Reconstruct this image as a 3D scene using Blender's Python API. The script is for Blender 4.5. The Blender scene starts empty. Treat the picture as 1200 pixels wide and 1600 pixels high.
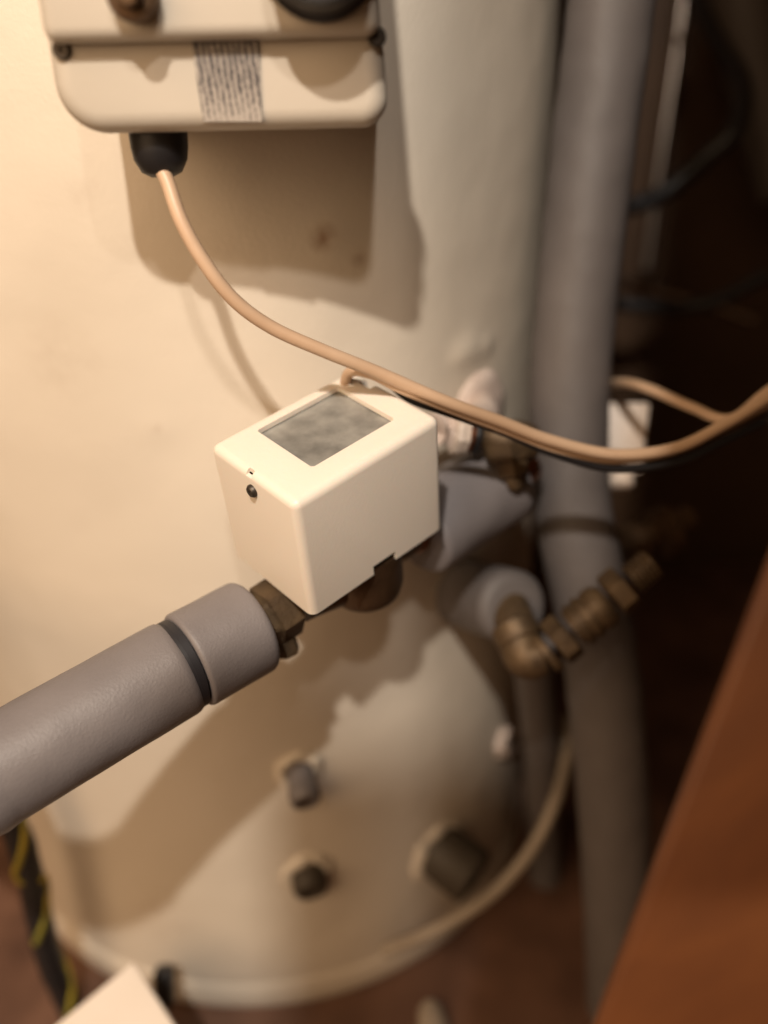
import bpy, bmesh, math, random
from mathutils import Vector, Matrix, noise
R = math.radians
sc = bpy.context.scene
random.seed(4)

# ------------------------------------------------------------------ camera
CP = Vector((0.1126, -0.7119, 0.6121)); PITCH, ROLL, FPX = R(25.0), R(-1.33), 1400.0
fw = Vector((0, math.cos(PITCH), -math.sin(PITCH)))
_r = Vector((1, 0, 0)); _u = _r.cross(fw)
rt = _r * math.cos(ROLL) + _u * math.sin(ROLL); up = -_r * math.sin(ROLL) + _u * math.cos(ROLL)
cd = bpy.data.cameras.new('camera'); cam = bpy.data.objects.new('camera', cd); sc.collection.objects.link(cam)
M = Matrix((rt, up, -fw)).transposed().to_4x4(); M.translation = CP; cam.matrix_world = M
cd.sensor_fit = 'VERTICAL'; cd.sensor_height = 32.0; cd.lens = 32.0 * FPX / 1600
cd.clip_start = 0.02; cd.clip_end = 50
cd.dof.use_dof = True; cd.dof.focus_distance = 0.405; cd.dof.aperture_fstop = cd.lens / 1000 / 0.0150
sc.camera = cam

# ------------------------------------------------------------------ world, lamps, exposure
w = bpy.data.worlds.new('World'); sc.world = w; w.use_nodes = True
w.node_tree.nodes['Background'].inputs[0].default_value = (1.0, 0.56, 0.27, 1)
w.node_tree.nodes['Background'].inputs[1].default_value = 0.15
sc.view_settings.view_transform = 'Standard'; sc.view_settings.look = 'None'; sc.view_settings.gamma = 1
sc.view_settings.exposure = 0.0
def lamp(name, kind, loc, energy, col, target=None, **k):
    l = bpy.data.lights.new(name, kind); l.energy = energy; l.color = col
    for a, b in k.items(): setattr(l, a, b)
    o = bpy.data.objects.new(name, l); sc.collection.objects.link(o); o.location = loc
    if target is not None: o.rotation_euler = (Vector(target) - Vector(loc)).to_track_quat('-Z', 'Y').to_euler()
    return o
lamp('ceiling_bulb', 'POINT', (-0.05, -1.39, 1.63), 94, (1.0, 0.895, 0.775), shadow_soft_size=0.022)
lamp('hall_lamp', 'POINT', (0.21, -1.36, 1.45), 24, (1.0, 0.88, 0.77), shadow_soft_size=0.03)
lamp('room_bounce', 'AREA', (-1.0, -1.5, 1.35), 30, (1.0, 0.68, 0.41), (0, 0, 0.3), size=1.6)

# ------------------------------------------------------------------ pixel -> place helpers (1200x1600 photograph pixels)
def ray(x, y): return fw + rt * ((x - 600) / FPX) + up * ((800 - y) / FPX)
def at(x, y, d): return CP + ray(x, y) * d
def cyl(x, y, rad=0.24):
    d = ray(x, y); a = d.x ** 2 + d.y ** 2; b = 2 * (CP.x * d.x + CP.y * d.y); c = CP.x ** 2 + CP.y ** 2 - rad * rad
    return CP + d * ((-b - math.sqrt(max(b * b - 4 * a * c, 0))) / (2 * a))
def floor_at(x, y, z): d = ray(x, y); return CP + d * ((z - CP.z) / d.z)

# ------------------------------------------------------------------ materials
def mat(name, col, rough=0.5, metal=0.0, col2=None, scale=20, mix=0.5, bump=0.0, bscale=200, spec=0.5, bump2=0.0, bscale2=30, coat=0.0, sss=0.0):
    m = bpy.data.materials.new(name); m.use_nodes = True; nt = m.node_tree; b = nt.nodes['Principled BSDF']
    b.inputs['Base Color'].default_value = (*col, 1); b.inputs['Roughness'].default_value = rough
    b.inputs['Metallic'].default_value = metal; b.inputs['Specular IOR Level'].default_value = spec
    b.inputs['Coat Weight'].default_value = coat
    tc = nt.nodes.new('ShaderNodeTexCoord')
    if sss:
        b.inputs['Subsurface Weight'].default_value = sss; b.inputs['Subsurface Scale'].default_value = 0.003
    if col2:
        n = nt.nodes.new('ShaderNodeTexNoise'); n.inputs['Scale'].default_value = scale; n.inputs['Detail'].default_value = 5
        cr = nt.nodes.new('ShaderNodeValToRGB'); cr.color_ramp.elements[0].color = (*col, 1); cr.color_ramp.elements[1].color = (*col2, 1)
        cr.color_ramp.elements[0].position = 0.5 - mix * 0.4; cr.color_ramp.elements[1].position = 0.5 + mix * 0.4
        nt.links.new(tc.outputs['Object'], n.inputs['Vector']); nt.links.new(n.outputs['Fac'], cr.inputs['Fac'])
        nt.links.new(cr.outputs['Color'], b.inputs['Base Color'])
    last = None
    for bs, st, ds in ((bscale2, bump2, 0.004), (bscale, bump, 0.0006)):
        if st:
            n = nt.nodes.new('ShaderNodeTexNoise'); n.inputs['Scale'].default_value = bs; n.inputs['Detail'].default_value = 4
            bp = nt.nodes.new('ShaderNodeBump'); bp.inputs['Strength'].default_value = st; bp.inputs['Distance'].default_value = ds
            nt.links.new(tc.outputs['Object'], n.inputs['Vector']); nt.links.new(n.outputs['Fac'], bp.inputs['Height'])
            if last: nt.links.new(last.outputs['Normal'], bp.inputs['Normal'])
            last = bp
    if last: nt.links.new(last.outputs['Normal'], b.inputs['Normal'])
    return m
FOAM = mat('sprayed_foam', (0.620, 0.555, 0.465), 0.42, col2=(0.665, 0.605, 0.515), scale=5, mix=1.0, bump=0.25, bscale=420, bump2=0.22, bscale2=22, spec=0.35)
FOAMRAW = mat('raw_foam', (0.62, 0.48, 0.30), 0.8, col2=(0.50, 0.34, 0.19), scale=70, bump=0.8, bscale=260)
PLASTER = mat('white_sealant', (0.72, 0.62, 0.56), 0.6, col2=(0.55, 0.44, 0.38), scale=60, bump=0.7, bscale=150)
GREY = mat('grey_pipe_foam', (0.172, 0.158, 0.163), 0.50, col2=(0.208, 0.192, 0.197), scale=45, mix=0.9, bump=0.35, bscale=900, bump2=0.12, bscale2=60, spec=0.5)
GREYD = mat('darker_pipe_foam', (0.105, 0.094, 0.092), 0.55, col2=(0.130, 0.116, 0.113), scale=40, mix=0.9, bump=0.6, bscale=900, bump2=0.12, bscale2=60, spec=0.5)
DARKJOINT = mat('dark_joint', (0.02, 0.02, 0.025), 0.5)
WHITE = mat('white_cover', (0.74, 0.675, 0.59), 0.38, bump=0.12, bscale=500, spec=0.5, sss=0.08)
BOXW = mat('box_plastic', (0.50, 0.455, 0.385), 0.42, bump=0.1, bscale=400, col2=(0.53, 0.48, 0.41), scale=12)
BLACK = mat('black_rubber', (0.012, 0.011, 0.012), 0.45)
DGREEN = mat('dark_plug', (0.050, 0.040, 0.029), 0.6, bump=0.5, bscale=200)
BRASS = mat('aged_brass', (0.165, 0.108, 0.055), 0.55, 0.5, col2=(0.055, 0.037, 0.024), scale=75, mix=0.8, bump=0.8, bscale=280)
BRONZE = mat('dull_bronze', (0.13, 0.078, 0.042), 0.45, 0.7, col2=(0.07, 0.04, 0.022), scale=50, bump=0.5, bscale=200)
COPPER = mat('copper', (0.45, 0.20, 0.10), 0.35, 1.0, col2=(0.22, 0.10, 0.06), scale=40)
STEEL = mat('dark_steel', (0.10, 0.085, 0.07), 0.45, 0.8, col2=(0.04, 0.033, 0.028), scale=60)
CABLE = mat('beige_cable', (0.56, 0.40, 0.275), 0.42, col2=(0.47, 0.32, 0.21), scale=25, bump=0.1, bscale=300)
WPLAS = mat('white_plastic_nut', (0.72, 0.62, 0.54), 0.4, col2=(0.6, 0.5, 0.42), scale=50, bump=0.3, bscale=200)
CHALK = mat('dim_hose', (0.34, 0.29, 0.23), 0.5, col2=(0.27, 0.22, 0.17), scale=30)
CARTON = mat('white_card', (0.78, 0.70, 0.62), 0.65, col2=(0.74, 0.66, 0.57), scale=20)
WOOD = mat('varnished_wood', (0.20, 0.062, 0.014), 0.5)
FLOORM = mat('dark_red_floor', (0.20, 0.105, 0.068), 0.6, col2=(0.085, 0.042, 0.027), scale=14, bump=0.4, bscale=60)
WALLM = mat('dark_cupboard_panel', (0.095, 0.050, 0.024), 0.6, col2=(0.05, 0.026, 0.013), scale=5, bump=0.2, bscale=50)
TANW = mat('tan_wall', (0.36, 0.20, 0.11), 0.7, col2=(0.30, 0.16, 0.09), scale=8)
YG = mat('earth_wire_yellow', (0.42, 0.31, 0.02), 0.5, col2=(0.05, 0.09, 0.03), scale=30)
# wood grain
def wood(m, c1, c2, sx):
    nt = m.node_tree; b = nt.nodes['Principled BSDF']; tc = nt.nodes.new('ShaderNodeTexCoord'); mp = nt.nodes.new('ShaderNodeMapping')
    mp.inputs['Scale'].default_value = sx; n = nt.nodes.new('ShaderNodeTexNoise'); n.inputs['Scale'].default_value = 14; n.inputs['Detail'].default_value = 6
    n.inputs['Distortion'].default_value = 0.6
    cr = nt.nodes.new('ShaderNodeValToRGB'); cr.color_ramp.elements[0].color = (*c1, 1); cr.color_ramp.elements[1].color = (*c2, 1)
    cr.color_ramp.elements[0].position = 0.3; cr.color_ramp.elements[1].position = 0.7
    nt.links.new(tc.outputs['Object'], mp.inputs['Vector']); nt.links.new(mp.outputs['Vector'], n.inputs['Vector'])
    nt.links.new(n.outputs['Fac'], cr.inputs['Fac']); nt.links.new(cr.outputs['Color'], b.inputs['Base Color'])
wood(WOOD, (0.135, 0.044, 0.013), (0.185, 0.064, 0.018), (1.5, 8, 0.7))

# ------------------------------------------------------------------ object helpers
def link(name, bm, m, parent=None, smooth=True, recalc=True):
    if recalc: bmesh.ops.recalc_face_normals(bm, faces=bm.faces)
    me = bpy.data.meshes.new(name); bm.to_mesh(me); bm.free(); me.materials.append(m)
    if smooth: me.shade_auto_smooth(R(38)) if hasattr(me, 'shade_auto_smooth') else [setattr(p, 'use_smooth', True) for p in me.polygons]
    o = bpy.data.objects.new(name, me); sc.collection.objects.link(o)
    if smooth:
        for p in me.polygons: p.use_smooth = True
        try: me.set_sharp_from_angle(angle=R(40))
        except Exception: pass
    if parent:
        o.parent = parent; o.matrix_parent_inverse = Matrix.Translation(-parent.location)
    return o
def thing(name, label, cat, loc=(0, 0, 0), group=None):
    o = bpy.data.objects.new(name, None); sc.collection.objects.link(o); o.location = loc; o.empty_display_size = 0.02
    o['label'] = label; o['category'] = cat
    if group: o['group'] = group
    return o
def tag(o, label, cat, group=None):
    o['label'] = label; o['category'] = cat
    if group: o['group'] = group
    return o
def struct(name, bm, m):
    o = link(name, bm, m, smooth=False); o['kind'] = 'structure'; return o
def spline(pts, n=10):
    P = [Vector(p) for p in pts]; P = [P[0] * 2 - P[1]] + P + [P[-1] * 2 - P[-2]]; out = []
    for i in range(1, len(P) - 2):
        for k in range(n):
            t = k / n; a, b, c, d = P[i - 1:i + 3]
            out.append(0.5 * ((2 * b) + (c - a) * t + (2 * a - 5 * b + 4 * c - d) * t * t + (3 * b - a - 3 * c + d) * t ** 3))
    out.append(P[-2]); return out
def sweep(path, rad, seg=24, cap=True, bm=None, wob=0.0, wf=40, rough_seed=0.0):
    """tube along path; rad = number, list per point, or function of 0..1"""
    bm = bm or bmesh.new(); n = len(path); rings = []
    T = [(path[min(i + 1, n - 1)] - path[max(i - 1, 0)]).normalized() for i in range(n)]
    ref = Vector((0, 0, 1)) if abs(T[0].z) < 0.8 else Vector((1, 0, 0))
    X = T[0].cross(ref).normalized()
    for i, p in enumerate(path):
        X = (X - T[i] * X.dot(T[i])).normalized(); Y = T[i].cross(X)
        r = rad(i / (n - 1)) if callable(rad) else (rad[i] if isinstance(rad, (list, tuple)) else rad)
        ring = []
        for k in range(seg):
            a = 2 * math.pi * k / seg; d = X * math.cos(a) + Y * math.sin(a); q = p + d * r
            if wob: q = q + d * (noise.noise(q * wf + Vector((rough_seed, 0, 0))) * wob)
            ring.append(bm.verts.new(q))
        rings.append(ring)
    for i in range(n - 1):
        for k in range(seg):
            bm.faces.new((rings[i][k], rings[i][(k + 1) % seg], rings[i + 1][(k + 1) % seg], rings[i + 1][k]))
    if cap:
        bm.faces.new(rings[0][::-1]); bm.faces.new(rings[-1])
    return bm
def lathe(o, axis, prof, seg=28, bm=None, hexa=None):
    """prof = [(distance along axis, radius)]; hexa: number of flats"""
    bm = bm or bmesh.new(); axis = Vector(axis).normalized(); o = Vector(o)
    ref = Vector((0, 0, 1)) if abs(axis.z) < 0.9 else Vector((1, 0, 0))
    X = axis.cross(ref).normalized(); Y = axis.cross(X); rings = []
    for d, r in prof:
        rings.append([bm.verts.new(o + axis * d + (X * math.cos(2 * math.pi * k / seg) + Y * math.sin(2 * math.pi * k / seg)) * max(r, 1e-5)
                      * ((1 / max(math.cos(((k / seg * hexa) % 1 - 0.5) * 2 * math.pi / hexa), .5)) * 0.94 if hexa else 1)) for k in range(seg)])
    for i in range(len(rings) - 1):
        for k in range(seg): bm.faces.new((rings[i][k], rings[i][(k + 1) % seg], rings[i + 1][(k + 1) % seg], rings[i + 1][k]))
    bm.faces.new(rings[0][::-1]); bm.faces.new(rings[-1])
    return bm
def box(o, ax, dims, bev=0.0, seg=3, bm=None):
    """o = corner; ax = three unit axes; dims = three lengths"""
    nb = bmesh.new(); vs = [nb.verts.new(Vector(o) + ax[0] * dims[0] * a + ax[1] * dims[1] * b + ax[2] * dims[2] * c)
          for a in (0, 1) for b in (0, 1) for c in (0, 1)]
    for f in ((0, 1, 3, 2), (4, 6, 7, 5), (0, 4, 5, 1), (2, 3, 7, 6), (0, 2, 6, 4), (1, 5, 7, 3)): nb.faces.new([vs[i] for i in f])
    bmesh.ops.recalc_face_normals(nb, faces=nb.faces)
    if bev: bmesh.ops.bevel(nb, geom=list(nb.edges), offset=bev, segments=seg, affect='EDGES', profile=0.5)
    if bm is None: return nb
    me = bpy.data.meshes.new('t'); nb.to_mesh(me); nb.free(); bm.from_mesh(me); bpy.data.meshes.remove(me); return bm
AX = (Vector((1, 0, 0)), Vector((0, 1, 0)), Vector((0, 0, 1)))
def carve(o, cutters):
    """subtract meshes for good"""
    tmp = []
    for c in cutters:
        bmesh.ops.recalc_face_normals(c, faces=c.faces)
        me = bpy.data.meshes.new('cut'); c.to_mesh(me); c.free(); co = bpy.data.objects.new('cut', me); sc.collection.objects.link(co); tmp.append(co)
        md = o.modifiers.new('b', 'BOOLEAN'); md.object = co; md.operation = 'DIFFERENCE'; md.solver = 'EXACT'
    dg = bpy.context.evaluated_depsgraph_get(); ev = o.evaluated_get(dg); me = bpy.data.meshes.new_from_object(ev)
    o.modifiers.clear(); o.data = me
    for co in tmp: bpy.data.objects.remove(co)
    for p in me.polygons: p.use_smooth = True
    try: me.set_sharp_from_angle(angle=R(35))
    except Exception: pass

# ================================================================== setting
FZ = -0.032
bm = bmesh.new(); bm.faces.new([bm.verts.new(v) for v in ((-0.45, -1.0, FZ), (0.75, -1.0, FZ), (0.75, 0.45, FZ), (-0.45, 0.45, FZ))]); struct('floor', bm, FLOORM)
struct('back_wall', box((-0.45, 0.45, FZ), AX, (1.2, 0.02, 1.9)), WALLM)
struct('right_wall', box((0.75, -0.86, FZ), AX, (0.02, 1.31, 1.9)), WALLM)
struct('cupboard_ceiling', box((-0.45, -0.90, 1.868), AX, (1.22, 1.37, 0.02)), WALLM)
struct('added_shade_panel', box((0.168, -0.66, 0.57), AX, (0.580, 0.06, 1.296)), WALLM)          # unseen panel added at the right to keep the bulb off the background
bm = bmesh.new(); out = [(-0.016, FZ), (-0.016, 0.990), (0.040, 1.004), (0.064, 1.014), (0.086, 1.06), (0.104, 1.12), (0.118, 0.97), (0.167, 0.935), (0.167, FZ)]   # unseen board added behind the camera, outline shaped to shade the lower right
fr = [bm.verts.new((x, -0.905, z)) for x, z in out]; bk = [bm.verts.new((x, -0.875, z)) for x, z in out]
bm.faces.new(fr); bm.faces.new(bk[::-1])
for k in range(len(out)): bm.faces.new((fr[k], bk[k], bk[(k + 1) % len(out)], fr[(k + 1) % len(out)]))
struct('added_shade_board', bm, WALLM)

# ================================================================== hot water cylinder
tank = thing('hot_water_cylinder', 'tall cream hot water cylinder coated in smooth sprayed foam', 'water tank', (0, 0, FZ))
bm = bmesh.new(); NS, NZ = 288, 260; H = 1.15; z0 = -0.0315; rings = []
for j in range(NZ + 1):
    z = z0 + (H - z0) * j / NZ
    ring = []
    for k in range(NS):
        a = 2 * math.pi * k / NS; r = 0.24
        p = Vector((math.cos(a), math.sin(a), 0))
        q = p * r + Vector((0, 0, z))
        r += noise.noise(q * 5) * 0.0016 + noise.noise(q * 17) * 0.0008 + noise.noise(q * 45) * 0.00025
        ring.append(bm.verts.new(p * r + Vector((0, 0, z))))
    rings.append(ring)
# foam lump near the upper connection, small runs
for j in range(NZ):
    for k in range(NS): bm.faces.new((rings[j][k], rings[j][(k + 1) % NS], rings[j + 1][(k + 1) % NS], rings[j + 1][k]))
bm.faces.new(rings[-1]); bm.faces.new(rings[0][::-1])
for (x, y, s, h) in ((735, 548, 0.007, 0.003), (760, 540, 0.004, 0.0025), (716, 556, 0.004, 0.002), (245, 670, 0.006, 0.0008), (520, 372, 0.006, 0.001)):
    c = cyl(x, y)
    for v in bm.verts:
        if abs(v.co.z - c.z) < 4 * s:
            d2 = (v.co - c).length_squared
            if d2 < 16 * s * s:
                n = Vector((v.co.x, v.co.y, 0)).normalized(); v.co += n * h * math.exp(-d2 / (2 * s * s))
body = link('tank_body', bm, FOAM, tank)
# stains on the foam near the control box
nt = FOAM.node_tree; b = nt.nodes['Principled BSDF']; src = b.inputs['Base Color'].links[0].from_socket
geo = nt.nodes.new('ShaderNodeNewGeometry')
ns = nt.nodes.new('ShaderNodeTexNoise'); ns.inputs['Scale'].default_value = 90; ns.inputs['Detail'].default_value = 3; nt.links.new(geo.outputs['Position'], ns.inputs['Vector'])
for (x, y, rad, amt) in ((505, 372, 0.010, 0.75), (560, 402, 0.007, 0.55), (240, 668, 0.006, 0.25), (130, 300, 0.012, .12), (350, 430, 0.03, .12), (90, 560, 0.03, .10), (540, 1120, 0.02, .12), (640, 1240, 0.03, .12), (250, 1430, 0.04, .15)):
    c = cyl(x, y)
    vm = nt.nodes.new('ShaderNodeVectorMath'); vm.operation = 'DISTANCE'; vm.inputs[1].default_value = c; nt.links.new(geo.outputs['Position'], vm.inputs[0])
    mr = nt.nodes.new('ShaderNodeMapRange'); mr.inputs['From Min'].default_value = rad; mr.inputs['From Max'].default_value = 0; nt.links.new(vm.outputs['Value'], mr.inputs['Value'])
    ml = nt.nodes.new('ShaderNodeMath'); ml.operation = 'MULTIPLY'; nt.links.new(mr.outputs[0], ml.inputs[0])
    m2 = nt.nodes.new('ShaderNodeMapRange'); m2.inputs['From Min'].default_value = 0.35; m2.inputs['From Max'].default_value = 0.7; m2.inputs['To Max'].default_value = amt * 1.4
    nt.links.new(ns.outputs['Fac'], m2.inputs['Value']); nt.links.new(m2.outputs[0], ml.inputs[1])
    mx = nt.nodes.new('ShaderNodeMixRGB'); mx.inputs[2].default_value = (0.26, 0.15, 0.085, 1)
    nt.links.new(ml.outputs[0], mx.inputs[0]); nt.links.new(src, mx.inputs[1]); src = mx.outputs[0]
nt.links.new(src, b.inputs['Base Color'])
# base rim, a rolled lip of foam and sheet
bm = bmesh.new(); prof = [(0.232, -0.0318), (0.2405, -0.0318), (0.2425, -0.029), (0.2428, -0.020), (0.2424, -0.011), (0.2412, -0.006), (0.238, -0.002), (0.232, -0.002)]
rr = []
for r_, z_ in prof:
    rr.append([bm.verts.new(Vector((math.cos(2 * math.pi * k / 200), math.sin(2 * math.pi * k / 200), 0)) * (r_ + 0.0012 * noise.noise(Vector((math.cos(k / 31.8) * 3, math.sin(k / 31.8) * 3, z_ * 60)))) + Vector((0, 0, z_))) for k in range(200)])
for i in range(len(rr)):
    for k in range(200): bm.faces.new((rr[i][k], rr[i][(k + 1) % 200], rr[(i + 1) % len(rr)][(k + 1) % 200], rr[(i + 1) % len(rr)][k]))
link('base_rim', bm, FOAM, tank)

def outward(p): return Vector((p.x, p.y, 0)).normalized()
def collar(x, y, r, h, m=FOAMRAW, hole=0.7):
    c = cyl(x, y); n = outward(c); b_ = lathe(c - n * 0.004, n, [(0, r * 1.34), (0.0035, r * 1.32), (0.004 + h * .6, r * 1.16), (0.004 + h, r), (0.004 + h, r * .88), (0.004 + h * .4, r * hole), (0.001, r * hole * .9)], 36)
    for v in b_.verts: v.co += noise.noise_vector(v.co * 120) * 0.0026
    return link('foam_collar', b_, m, tank), c, n
# upper of the two plugs under the valve: short grey capped stub
_, c, n = collar(468, 1202, 0.0125, 0.004, FOAM)
d = (n + Vector((0.02, 0, -0.38))).normalized()
s = link('pipe_stub', lathe(c - n * .004, d, [(0, .0095), (.016, .0095), (.018, .0105), (.026, .0105), (.028, .009), (.028, .0066), (.02, .006)]), GREY, tank); s['label'] = 'short grey stub above the black plug'
link('stub_core', lathe(c - n * .004 + d * .02, d, [(0, .0064), (.006, .0064), (.007, .005)]), BRONZE, s)
# lower: dark plug
_, c, n = collar(482, 1366, 0.0150, 0.003, FOAM)
d = (n + Vector((0.02, 0, -0.30))).normalized()
s = link('drain_plug', lathe(c - n * .004, d, [(0, .0130), (.014, .0130), (.017, .0112), (.018, .007), (.0165, .0065), (.0165, .001)], 30), DGREEN, tank); s['label'] = 'dark green black plug near the base'
# third: dark boss low right
_, c, n = collar(688, 1330, 0.0215, 0.003, FOAM)
d = (n + Vector((0.25, 0.1, -0.30))).normalized()
s = link('drain_boss', lathe(c - n * .004, d, [(0, .0225), (.034, .0225), (.037, .0205), (.038, .014), (.034, .013), (.034, .003)], 30), DGREEN, tank)
# small white sealed boss at the right edge
_, c, n = collar(786, 1158, 0.0105, 0.006, PLASTER)
link('boss_hole', lathe(c - n * .003, n, [(0, .0065), (.010, .0065), (.0105, .005)], 20), DGREEN, tank)
# big recess where the lagged return leaves
# pale loose hose at the base is separate (below)

# ================================================================== control box at the top
cb = thing('control_box', 'off white immersion control box at the top with a striped label', 'control box', (0.05, -0.27, 0.60))
YF = -0.323
def fy(x, y, Y): r_ = ray(x, y); return CP + r_ * ((Y - CP.y) / r_.y)
X0, X1, ZB = fy(72, 100, YF).x, fy(606, 100, YF).x, fy(330, 206, YF).z
bm = bmesh.new(); out = []
def arc(cx_, cz_, r_, a0_, a1_, n_=7):
    for k in range(n_ + 1): a = R(a0_ + (a1_ - a0_) * k / n_); out.append((cx_ + r_ * math.cos(a), cz_ + r_ * math.sin(a)))
arc(X0 + .019, ZB + .019, .019, 180, 270, 10); arc(X1 - .011, ZB + .011, .011, 270, 360); arc(X1 - .007, ZB + .155, .007, 0, 90); arc(X0 + .007, ZB + .155, .007, 90, 180)
fc = bm.faces.new([bm.verts.new((x, YF, z)) for x, z in out])
ex_ = bmesh.ops.extrude_face_region(bm, geom=[fc]); vs = [e for e in ex_['geom'] if isinstance(e, bmesh.types.BMVert)]
for v in vs:
    v.co.y += .098; v.co.x = (X0 + X1) / 2 + (v.co.x - (X0 + X1) / 2) * .95
bmesh.ops.recalc_face_normals(bm, faces=bm.faces)
bmesh.ops.bevel(bm, geom=[e for e in bm.edges if all(abs(v.co.y - YF) < 1e-6 for v in e.verts)], offset=.008, segments=6, affect='EDGES', profile=.5)
for v in bm.verts:
    if v.co.z > .692 and v.co.x > .05: v.co.x -= .17 * (v.co.z - .692)
hb = bm
housing = link('housing', hb, BOXW, cb)
lb = box((X0 + .003, YF - .010, fy(330, 62, YF - .010).z), AX, (X1 - X0 - .006, .014, .118), 0.0055, 5)
for v in lb.verts:
    if v.co.z > .692 and v.co.x > .05: v.co.x -= .17 * (v.co.z - .692)
lid = link('lid', lb, BOXW, cb)
for sx, sy in ((97, 78), (589, 58)):
    p = CP + ray(sx, sy) * ((YF - CP.y) / ray(sx, sy).y)
    link('screw', lathe(p + Vector((0, .002, 0)), (0, -1, 0), [(0, .0036), (.003, .0036), (.0042, .0028), (.0042, .0009), (.0028, .0009)], 18), STEEL, cb)
# striped label: card wrapping from the lid's edge over the housing front
a0, a1 = fy(298, 52, YF), fy(404, 52, YF); b0, b1 = fy(318, 190, YF), fy(410, 190, YF)
bm = bmesh.new(); vv = []
for dy in (-.0009, .001):
    for q in (a0, a1, b1, b0): vv.append(bm.verts.new(q + Vector((0, dy, 0))))
for f in ((0, 1, 2, 3), (7, 6, 5, 4), (0, 4, 5, 1), (1, 5, 6, 2), (2, 6, 7, 3), (3, 7, 4, 0)): bm.faces.new([vv[k] for k in f])
LAB = bpy.data.materials.new('striped_label'); LAB.use_nodes = True; nt = LAB.node_tree; b = nt.nodes['Principled BSDF']; b.inputs['Roughness'].default_value = .45
N_ = nt.nodes.new; K_ = nt.links.new
def mth(op, a, b_=None, c_=None):
    n = N_('ShaderNodeMath'); n.operation = op
    for i_, v in enumerate((a, b_, c_)):
        if v is None: continue
        if isinstance(v, (int, float)): n.inputs[i_].default_value = v
        else: K_(v, n.inputs[i_])
    return n.outputs[0]
tc = N_('ShaderNodeNewGeometry'); sx_ = N_('ShaderNodeSeparateXYZ'); K_(tc.outputs['Position'], sx_.inputs[0])
nz = N_('ShaderNodeTexNoise'); nz.inputs['Scale'].default_value = 260; nz.inputs['Detail'].default_value = 2; K_(tc.outputs['Position'], nz.inputs['Vector'])
nz2 = N_('ShaderNodeTexNoise'); nz2.inputs['Scale'].default_value = 900; nz2.inputs['Detail'].default_value = 1; K_(tc.outputs['Position'], nz2.inputs['Vector'])
ph = mth('ADD', mth('MULTIPLY', sx_.outputs['X'], 2 * math.pi * 430), mth('ADD', mth('MULTIPLY', sx_.outputs['Z'], 260), mth('MULTIPLY', nz.outputs['Fac'], 5.0)))
st = mth('ADD', mth('MULTIPLY', mth('SINE', ph), .32), mth('MULTIPLY', nz2.outputs['Fac'], 1.0))
fade = mth('MULTIPLY', mth('SUBTRACT', b0.z + .014, sx_.outputs['Z']), 30)      # paler print towards the lower edge
fade = mth('MAXIMUM', fade, 0.0)
cr = N_('ShaderNodeValToRGB'); cr.color_ramp.elements[0].position = .30; cr.color_ramp.elements[0].color = (.035, .032, .038, 1); cr.color_ramp.elements[1].position = .80; cr.color_ramp.elements[1].color = (.37, .33, .29, 1)
K_(mth('ADD', st, fade), cr.inputs[0]); K_(cr.outputs[0], b.inputs['Base Color'])
link('barcode_label', bm, LAB, cb, smooth=False)
# dial at the upper right, brass spindle at upper left
p = fy(500, -76, YF - .009)
link('dial', lathe(p, (0, -1, 0), [(0, .023), (.004, .023), (.006, .0205), (.022, .0195), (.024, .018)], 36), BLACK, cb)
p = fy(213, -6, YF - .009)
sp = link('adjuster', lathe(p, (0, -1, 0), [(0, .0092), (.008, .0092), (.010, .008), (.010, .005), (.016, .005), (.017, .004)], 28), BRONZE, cb)
# black cable gland under the box
g0 = fy(247, 206, -0.300)
link('cable_gland', lathe(g0 + Vector((0, 0, .006)), (0.0, -.06, -1), [(0, .0125), (.012, .0120), (.017, .0112), (.022, .0085), (.024, .0045)], 32), BLACK, cb)

# ================================================================== motorised zone valve
A = Vector((.0344, -.3184, .4672)); U = Vector((.743, .635, .211)).normalized(); V = Vector((.668, -.724, -.175)); V = (V - U * V.dot(U)).normalized()
W = U.cross(V).normalized(); W = W if W.z < 0 else -W
L_, B_, H_ = .0850, .0642, .0700
zv = thing('zone_valve', 'white motorised zone valve head with a grey window on brass body', 'zone valve', A + U * .0425 + V * .032 + W * .09)
def bx(u0, u1, v0, v1, w0, w1, bev=0, seg=3): return box(A + U * u0 + V * v0 + W * w0, (U, V, W), (u1 - u0, v1 - v0, w1 - w0), bev, seg)
cv = link('cover', bx(-.0035, L_, 0, B_, 0, H_ + .006, .0042, 5), WHITE, zv)
carve(cv, [bx(-.0013, L_ - .0022, .0022, B_ - .0022, .0026, H_ + .02),            # hollow
           bx(-.01, L_ + .01, -.01, B_ + .01, H_ - .0005, H_ + .02),               # flat open bottom
           bx(.0185, .0690, .0080, .0495, -.01, .01, .0012, 1),                      # window
           bx(.0360, .0512, B_ - .01, B_ + .01, .0640, H_ + .02),                  # bottom notch
           bx(L_ - .0065, L_ + .01, .012, .0215, -.01, .0065),                      # notch at the back edge
           bx(-.01, -.0005, .0285, .0325, -.002, .0030)])
ip = link('rating_plate', bx(.016, .0715, .0055, .052, .0032, .0048), mat('rating_plate_print', (.085, .085, .08), .38, .3, col2=(.50, .49, .45), scale=70, mix=.95, bump=.4, bscale=200), zv, smooth=False)
# plate print: rows of darker lettering blocks too blurred to read
# side screw on the left end face
p = A + V * .0325 + W * .0095
link('screw', lathe(p - U * .003, -U, [(0, .0032), (.0016, .0032), (.0026, .0024), (.0026, .0007), (.0012, .0007)], 18), STEEL, zv)
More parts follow.
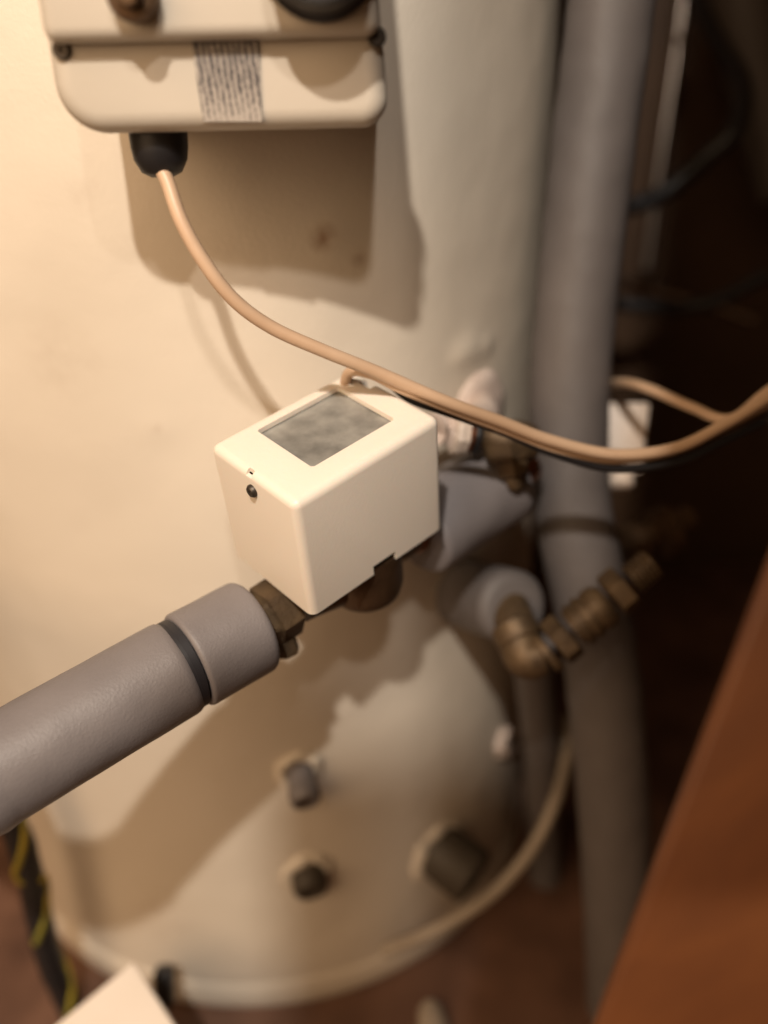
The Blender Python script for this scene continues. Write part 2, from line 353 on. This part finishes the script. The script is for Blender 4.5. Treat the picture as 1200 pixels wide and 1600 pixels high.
# base plate and works seen under the cover
link('base_plate', bx(.004, L_ - .003, .003, B_ - .0035, H_ - .006, H_ + .0015, .001, 2), STEEL, zv)
link('lever', bx(.046, .066, B_ - .010, B_ - .0025, H_ - .001, H_ + .0045, .001, 2), BRONZE, zv)
for k, u in enumerate((.062, .070, .0775)):
    link('plate_screw', lathe(A + U * u + V * (B_ - .008) + W * (H_ + .001), W, [(0, .003), (.003, .003), (.004, .002)], 14), BRASS, zv)
PC = A + U * .0425 + V * .034 + W * (H_ + .0165)
bm = bmesh.new()
lathe(PC - W * .018 + V * .009 + U * .004, W, [(0, .0205), (.006, .0215), (.012, .0205), (.026, .0205), (.032, .0190), (.037, .0145), (.040, .006)], 36, bm)
lathe(PC - U * .036, U, [(0, .0135), (.006, .0145), (.016, .0165), (.030, .020), (.042, .020), (.056, .0165), (.066, .0145), (.072, .0135)], 32, bm)
link('valve_body', bm, BRONZE, zv)
for s_, d0 in ((-1, .040), (1, .030)):
    link('compression_nut', lathe(PC + U * s_ * d0, U * s_, [(0, .0135), (.001, .0155), (.0135, .0155), (.015, .0135), (.0195, .0120), (.0215, .011)], 36, hexa=6), BRASS, zv)
# little hexagonal lug with green patina below the near nut
link('drain_lug', lathe(PC - U * .050 + W * .008 + V * .004, (W * 1.0 + V * .5 - U * .1), [(0, .006), (.014, .006), (.015, .005)], 24, hexa=6), BRASS, zv)

# ================================================================== pipes and foam sleeves
def sleeve(path, r, parent, ri=.0115, wob=.0007, m=GREY, seed=0, e0=.006, e1=.006, name='foam_sleeve', sagk=0):
    """foam tube with soft open ends"""
    n = len(path); L = [0]
    for i in range(1, n): L.append(L[-1] + (path[i] - path[i - 1]).length)
    tot = L[-1]
    def pt(s):
        s = min(max(s, 0), tot)
        for i in range(1, n):
            if L[i] >= s: return path[i - 1].lerp(path[i], (s - L[i - 1]) / max(L[i] - L[i - 1], 1e-9))
        return path[-1]
    pos, rad = [], []
    pos += [pt(.0005), pt(.0002)]; rad += [ri, r - e0]
    for k in range(1, 6): a = k / 5 * math.pi / 2; pos.append(pt(e0 * (1 - math.cos(a)) + .0003)); rad.append(r - e0 + e0 * math.sin(a))
    m_ = max(12, int(tot / .004))
    for k in range(1, m_): pos.append(pt(e0 + (tot - e0 - e1) * k / m_)); rad.append(r)
    for k in range(5, 0, -1): a = k / 5 * math.pi / 2; pos.append(pt(tot - e1 * (1 - math.cos(a)) - .0003)); rad.append(r - e1 + e1 * math.sin(a))
    pos += [pt(tot - .0002), pt(tot - .0005)]; rad += [r - e1, ri]
    # keep tangents stable at the ends: nudge coincident points
    return link(name, sweep(pos, rad, 48, True, wob=wob, wf=55, rough_seed=seed), m, parent)
e1p = PC - U * .060                       # sleeve starts after the near nut
p_end = at(0, 1203, .388); p_dir = (p_end - at(292, 1034, .427)).normalized(); p_out = [p_end + p_dir * .014, p_end + p_dir * .032 + Vector((-.02, .004, .002)), p_end + p_dir * .04 + Vector((-.07, .03, .006)), p_end + p_dir * .04 + Vector((-.22, .13, .01))]
lp = thing('insulated_pipe', 'grey foam lagged pipe running from the valve out past the left edge', 'pipe', at(150, 1095, .385), 'foam lagged heating pipes')
j1 = at(292, 1034, .427)
dirp = (j1 - e1p).normalized()
sleeve([e1p, e1p.lerp(j1, .5), j1], .0243, lp, wob=.0004, seed=3, e0=.004, e1=.0025)
jd0 = (j1 - p_end).normalized()
long_path = spline([j1 - jd0 * .0012, j1.lerp(p_end, .5), p_end, *p_out], 12)
sleeve(long_path, .0238, lp, wob=.0004, seed=9, e0=.006)
jd = (e1p - p_end).normalized(); link('joint_tape', sweep([j1 + dirp * .004, j1 + dirp * .001, j1 - jd * .0015, j1 - jd * .0048], .0226, 44), DARKJOINT, lp)
link('copper_tube', sweep([PC - U * .045, e1p, j1, j1.lerp(p_end, .5), p_end, *p_out], .011, 24), COPPER, lp)

rp = thing('insulated_pipe', 'grey foam lagged pipe stub behind the valve passing towards the riser', 'pipe', PC + U * .09, 'foam lagged heating pipes')
q0 = PC + U * .050 + W * .012; q1 = PC + U * .085 + W * .014; q2 = PC + U * .128 + W * .018
sleeve(spline([q0, q1, q2], 8), .0265, rp, seed=21, e0=.004, e1=.009)
link('copper_tube', sweep([PC + U * .045, q0, q1, q2, q2 + U * .02], .011, 24), COPPER, rp)

# riser
rs = thing('riser_pipe', 'tall thick grey lagged riser pipe at the right of the tank', 'pipe', at(960, 1450, .66), 'foam lagged heating pipes')
rpts = [at(962, -160, .50), at(955, 0, .525), at(922, 270, .55), at(893, 560, .575), at(890, 760, .59), at(915, 900, .60)]
rp2 = [at(940, 1040, .615), at(955, 1200, .635), at(965, 1380, .66), at(972, 1640, .705)]
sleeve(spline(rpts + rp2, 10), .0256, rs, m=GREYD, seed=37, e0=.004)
link('copper_tube', sweep(spline(rpts + rp2 + [at(972, 1650, .706)], 6), .011, 20), COPPER, rs)

# lagged return stub from the tank with brass elbow and coupling
rt_ = thing('return_pipe', 'short grey lagged stub ending in a brass elbow and threaded coupling', 'pipe', cyl(720, 900), 'foam lagged heating pipes')
c0 = cyl(722, 925); c1 = at(806, 950, .545); 
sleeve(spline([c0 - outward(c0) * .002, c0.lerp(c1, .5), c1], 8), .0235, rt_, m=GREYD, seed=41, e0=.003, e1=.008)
dd = (c1 - c0).normalized()
f0 = at(842, 1028, .527); f1 = at(1030, 871, .522); fd = (f1 - f0).normalized(); fl = (f1 - f0).length
elb = link('brass_elbow', sweep(spline([c1 - dd * .008, at(808, 985, .537), at(822, 1026, .529), f0 + fd * .004], 8), lambda t: .0118 + .0012 * math.sin(t * 3.1), 28), BRASS, rt_)
def frac(a): return f0 + fd * fl * a
link('elbow_collar', lathe(at(799, 972, .536), (at(826, 1030, .526) - at(799, 972, .536)), [(0, .011), (.002, .0138), (.010, .0142), (.013, .013), (.014, .008)], 28), BRASS, rt_)
link('socket_ring', lathe(frac(.03), fd, [(0, .012), (.001, .0138), (.005, .0138), (.006, .012)], 32), BRASS, rt_)
link('coupling_nut', lathe(frac(.13), fd, [(0, .0118), (.001, .0138), (.010, .0138), (.011, .0118)], 36, hexa=6), BRASS, rt_)
link('coupling_body', lathe(frac(.29), fd, [(0, .0115), (.002, .0118), (.003, .0138), (.005, .0138), (.006, .0126), (.008, .0126), (.009, .0138), (.012, .0138), (.013, .0126), (.015, .0126), (.016, .0138), (.022, .0136), (.025, .0112), (.026, .010)], 30), BRASS, rt_)
link('coupling_nut', lathe(frac(.60), fd, [(0, .0112), (.001, .0132), (.011, .0132), (.012, .0110)], 36, hexa=6), BRASS, rt_)
th = []
for k in range(6): th += [(k * .0027, .0078), (k * .0027 + .0009, .0097), (k * .0027 + .0016, .0097)]
link('thread', lathe(frac(.77), fd, th + [(.0165, .0078), (.017, .0065), (.012, .006)], 28), BRASS, rt_)

# upper tank connection with white nut and brass elbow
uc = thing('tank_elbow', 'white sealed nut and small brass elbow beside the riser, above the valve pipe', 'pipe fitting', cyl(750, 640))
c = cyl(752, 632); n = outward(c)
bm = lathe(c - n * .006, n, [(0, .0235), (.006, .0230), (.0090, .0205), (.0105, .016), (.0105, .004)], 40)
for v in bm.verts: v.co += noise.noise_vector(v.co * 60) * .0013
link('sealant', bm, PLASTER, uc)
w0, w1 = at(706, 676, .505), at(845, 694, .515); wd = (w1 - w0).normalized()
link('white_nut', lathe(w0, wd, [(0, .010), (.001, .0125), (.004, .0130), (.005, .0118), (.008, .0118), (.009, .0108), (.0095, .009)], 36, hexa=8), WPLAS, uc)
link('olive', lathe(w0 + wd * .0095, wd, [(0, .0085), (.0015, .0098), (.003, .0085)], 28), COPPER, uc)
link('rubber_washer', lathe(w0 + wd * .012, wd, [(0, .0100), (.002, .0106), (.0035, .0100)], 28), BLACK, uc)
link('elbow_body', lathe(w0 + wd * .0155, wd, [(0, .0072), (.004, .0072), (.006, .009), (.016, .0100), (.021, .0120), (.028, .0118), (.034, .0095), (.037, .005)], 32), BRASS, uc)
k0 = at(790, 690, .508); k1 = at(806, 765, .512)
link('elbow_outlet', lathe(k0, (k1 - k0), [(0, .0135), (.006, .0138), (.010, .0125), (.011, .0105), (.019, .0088), (.021, .0055), (.0265, .0045), (.028, .003)], 28, hexa=6), BRASS, uc)
link('tail_pipe', sweep([c, c.lerp(w0, .4) + n * .01, w0 - wd * .012, w0], .0095, 24), PLASTER, uc)

# dull flexible thread pipe beyond the coupling
o = link('gate_valve', lathe(at(975, 858, .64), at(1110, 795, .66) - at(975, 858, .64), [(0, .010), (.004, .016), (.012, .016), (.014, .011), (.026, .011), (.028, .018), (.040, .018), (.043, .010), (.058, .010), (.06, .006)], 30), BRONZE)
tag(o, 'dull brown gate valve in the shade behind the threaded coupling', 'pipe fitting')

# ================================================================== cables
def cable(name, pts, r, m, label, n=14, cat='cable', group=None, seg=16):
    o = link(name, sweep(spline(pts, n), r, seg), m); return tag(o, label, cat, group)
A_ = [at(250, 262, .379), at(262, 285, .379), at(283, 345, .381), at(318, 408, .386), at(365, 468, .394), at(425, 512, .403), at(505, 548, .412), at(590, 582, .424), at(690, 625, .436),
      at(780, 658, .450), at(860, 688, .463), at(960, 710, .475), at(1055, 700, .48), at(1130, 664, .485), at(1200, 622, .49), at(1300, 560, .50)]
cable('power_cable', A_, .00315, CABLE, 'beige cable hanging from the control box gland and crossing over the valve', group='beige flexes')
B_c = [A + U * (L_ - .01) + V * .004 + W * .012, at(545, 583, .442), at(580, 584, .430), at(625, 606, .432), at(700, 637, .441), at(790, 671, .456), at(870, 702, .470), at(960, 718, .482), at(1050, 704, .488), at(1128, 668, .492), at(1200, 630, .496), at(1300, 575, .505)]
cable('valve_cable', B_c, .0027, CABLE, 'beige cable leaving the back of the valve head and following the longer one', group='beige flexes')
cable('black_flex', [at(604, 592, .452), at(640, 622, .446), at(700, 644, .446), at(790, 676, .458), at(862, 707, .470), at(955, 732, .482), at(1055, 722, .488), at(1128, 690, .492), at(1200, 655, .498), at(1300, 600, .505)], .0024, BLACK, 'thin black flex slung just under the beige cables beside the valve')
cable('looped_cable', [at(760, 560, .70), at(860, 585, .66), at(935, 600, .62), at(975, 598, .58), at(1015, 608, .55), at(1080, 636, .53), at(1140, 655, .505), at(1200, 612, .50), at(1300, 540, .51)], .0031, CABLE, 'beige cable looping out from behind the riser to the right edge', group='beige flexes')
cable('base_hose', [at(888, 1120, .74), at(884, 1190, .72), at(868, 1250, .695), at(835, 1320, .69), at(785, 1382, .685), at(730, 1425, .68), at(660, 1462, .682), at(600, 1486, .69)], 0.0050, CHALK, 'pale thin hose curving round the foot of the tank under the riser', cat='hose')
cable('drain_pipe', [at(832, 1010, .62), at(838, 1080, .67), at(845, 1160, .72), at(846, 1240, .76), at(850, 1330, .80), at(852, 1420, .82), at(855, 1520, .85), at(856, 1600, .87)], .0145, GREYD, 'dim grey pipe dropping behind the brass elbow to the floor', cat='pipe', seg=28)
# earth lead, lower left
path = [at(-30, 1210, .60), at(22, 1290, .62), at(48, 1370, .64), at(62, 1440, .66), at(82, 1510, .68), at(112, 1580, .70), at(150, 1660, .71)]
ew = thing('earth_cable', 'thick black cable with a yellow earth wire wound on it, lower left', 'cable', at(82, 1510, .68))
sp_ = spline(path, 12); link('black_sheath', sweep(sp_, .0095, 20, wob=.0012, wf=60), BLACK, ew)
hx = []
for i, p in enumerate(sp_):
    t = (sp_[min(i + 1, len(sp_) - 1)] - sp_[max(i - 1, 0)]).normalized(); X = t.cross(Vector((0, 0, 1))).normalized(); Y = t.cross(X); a = i * .145 + 3.4
    hx.append(p + (X * math.cos(a) + Y * math.sin(a)) * .0088)
link('earth_wire', sweep(hx, .0027, 12), YG, ew)

# background cables and pipes
cable('black_cable', [at(930, 330, .80), at(985, 322, .80), at(1040, 300, .80), at(1100, 250, .79), at(1150, 200, .78), at(1160, 130, .80), at(1120, 60, .84), at(1080, -20, .88)], .0085, BLACK, 'thick black cable sagging in the shade beside the riser top', cat='cable', seg=18)
cable('hanging_cable', [at(930, 470, .86), at(1000, 478, .86), at(1060, 480, .86), at(1120, 470, .85), at(1200, 430, .84)], .007, BLACK, 'black cable lying level in the dark below the sagging one', cat='cable', seg=18)
cable('small_copper_pipe', [at(1075, -80, .95), at(1060, 60, .97), at(1035, 230, 1.0), at(1010, 420, 1.04)], .0075, mat('dull_pipe', (.30, .26, .23), .35, 1.0), 'thin bright upright pipe in the dark beyond the riser', cat='pipe', seg=18)
cable('cross_pipe', [at(900, 425, .98), at(960, 440, .98), at(1010, 452, .98), at(1090, 470, .98), at(1180, 500, .98)], .006, mat('dull_pipe_low', (.30, .25, .21), .25, 1.0), 'thin level copper pipe crossing the dark behind the black cable', cat='pipe', seg=18)
cable('grey_duct', [at(1150, -100, .9), at(1160, 20, .92), at(1190, 160, .95), at(1230, 300, .97)], .030, mat('dim_grey_duct', (.10, .085, .075), .6), 'dim grey lagged pipe in the top right corner', cat='pipe', seg=24)

# white wall clip behind the riser
wb = thing('pipe_clip', 'white plastic pipe clip block with a round foot behind the riser', 'pipe clip', at(970, 690, .60))
ctr = at(972, 682, .615); Xc = rt; Yc = fw; Zc = up
link('clip_block', box(at(935, 740, .61), (rt, fw, (up * .98 + rt * .12).normalized()), (.030, .02, .049), .0025, 3), WPLAS, wb)
link('clip_foot', lathe(at(968, 738, .605), (-up * .9 - fw * .4), [(0, .0085), (.006, .0090), (.010, .0085), (.012, .006)], 24), WPLAS, wb)

# white carton at the bottom
cn = floor_at(210, 1500, FZ); 
ctop = at(208, 1503, .60); ex = (at(90, 1600, .575) - ctop).normalized(); ey = (at(282, 1612, .585) - ctop).normalized()
ey = (ey - ex * ey.dot(ex)).normalized(); ez = ex.cross(ey).normalized(); ez = ez if ez.z < 0 else -ez
ct = link('white_carton', box(ctop, (ex, ey, ez), (.12, .10, .055), .0012, 2), CARTON, smooth=False)
tag(ct, 'corner of a plain white card box at the bottom edge', 'box')
o = link('black_clip', box(at(238, 1518, .655), (rt, fw, up), (.014, .014, -.03), .003, 2), BLACK); tag(o, 'small black clip tucked behind the white card box', 'clip')
# pale upright post end, bottom centre
o = link('floor_peg', lathe(at(690, 1680, .66), (at(672, 1575, .69) - at(690, 1680, .66)), [(0, .013), (.03, .0125), (.045, .0095), (.050, .005)], 24), CHALK); tag(o, 'pale rounded peg poking up at the bottom edge', 'peg')

# ================================================================== wooden board, right foreground
P0, P1 = at(1215, 850, .27), at(925, 1615, .30); ed = (P1 - P0).normalized(); P0 -= ed * .15; ln = (P1 - P0).length + .15
side = (rt * .9 + fw * -.35); side = (side - ed * side.dot(ed)).normalized(); nn = ed.cross(side).normalized(); nn = nn if nn.dot(fw) > 0 else -nn
bd = link('wooden_board', box(P0, (ed, side, nn), (ln, .34, .020), .0025, 3), WOOD, smooth=False); tag(bd, 'orange brown varnished wooden board leaning at the lower right', 'wooden board')
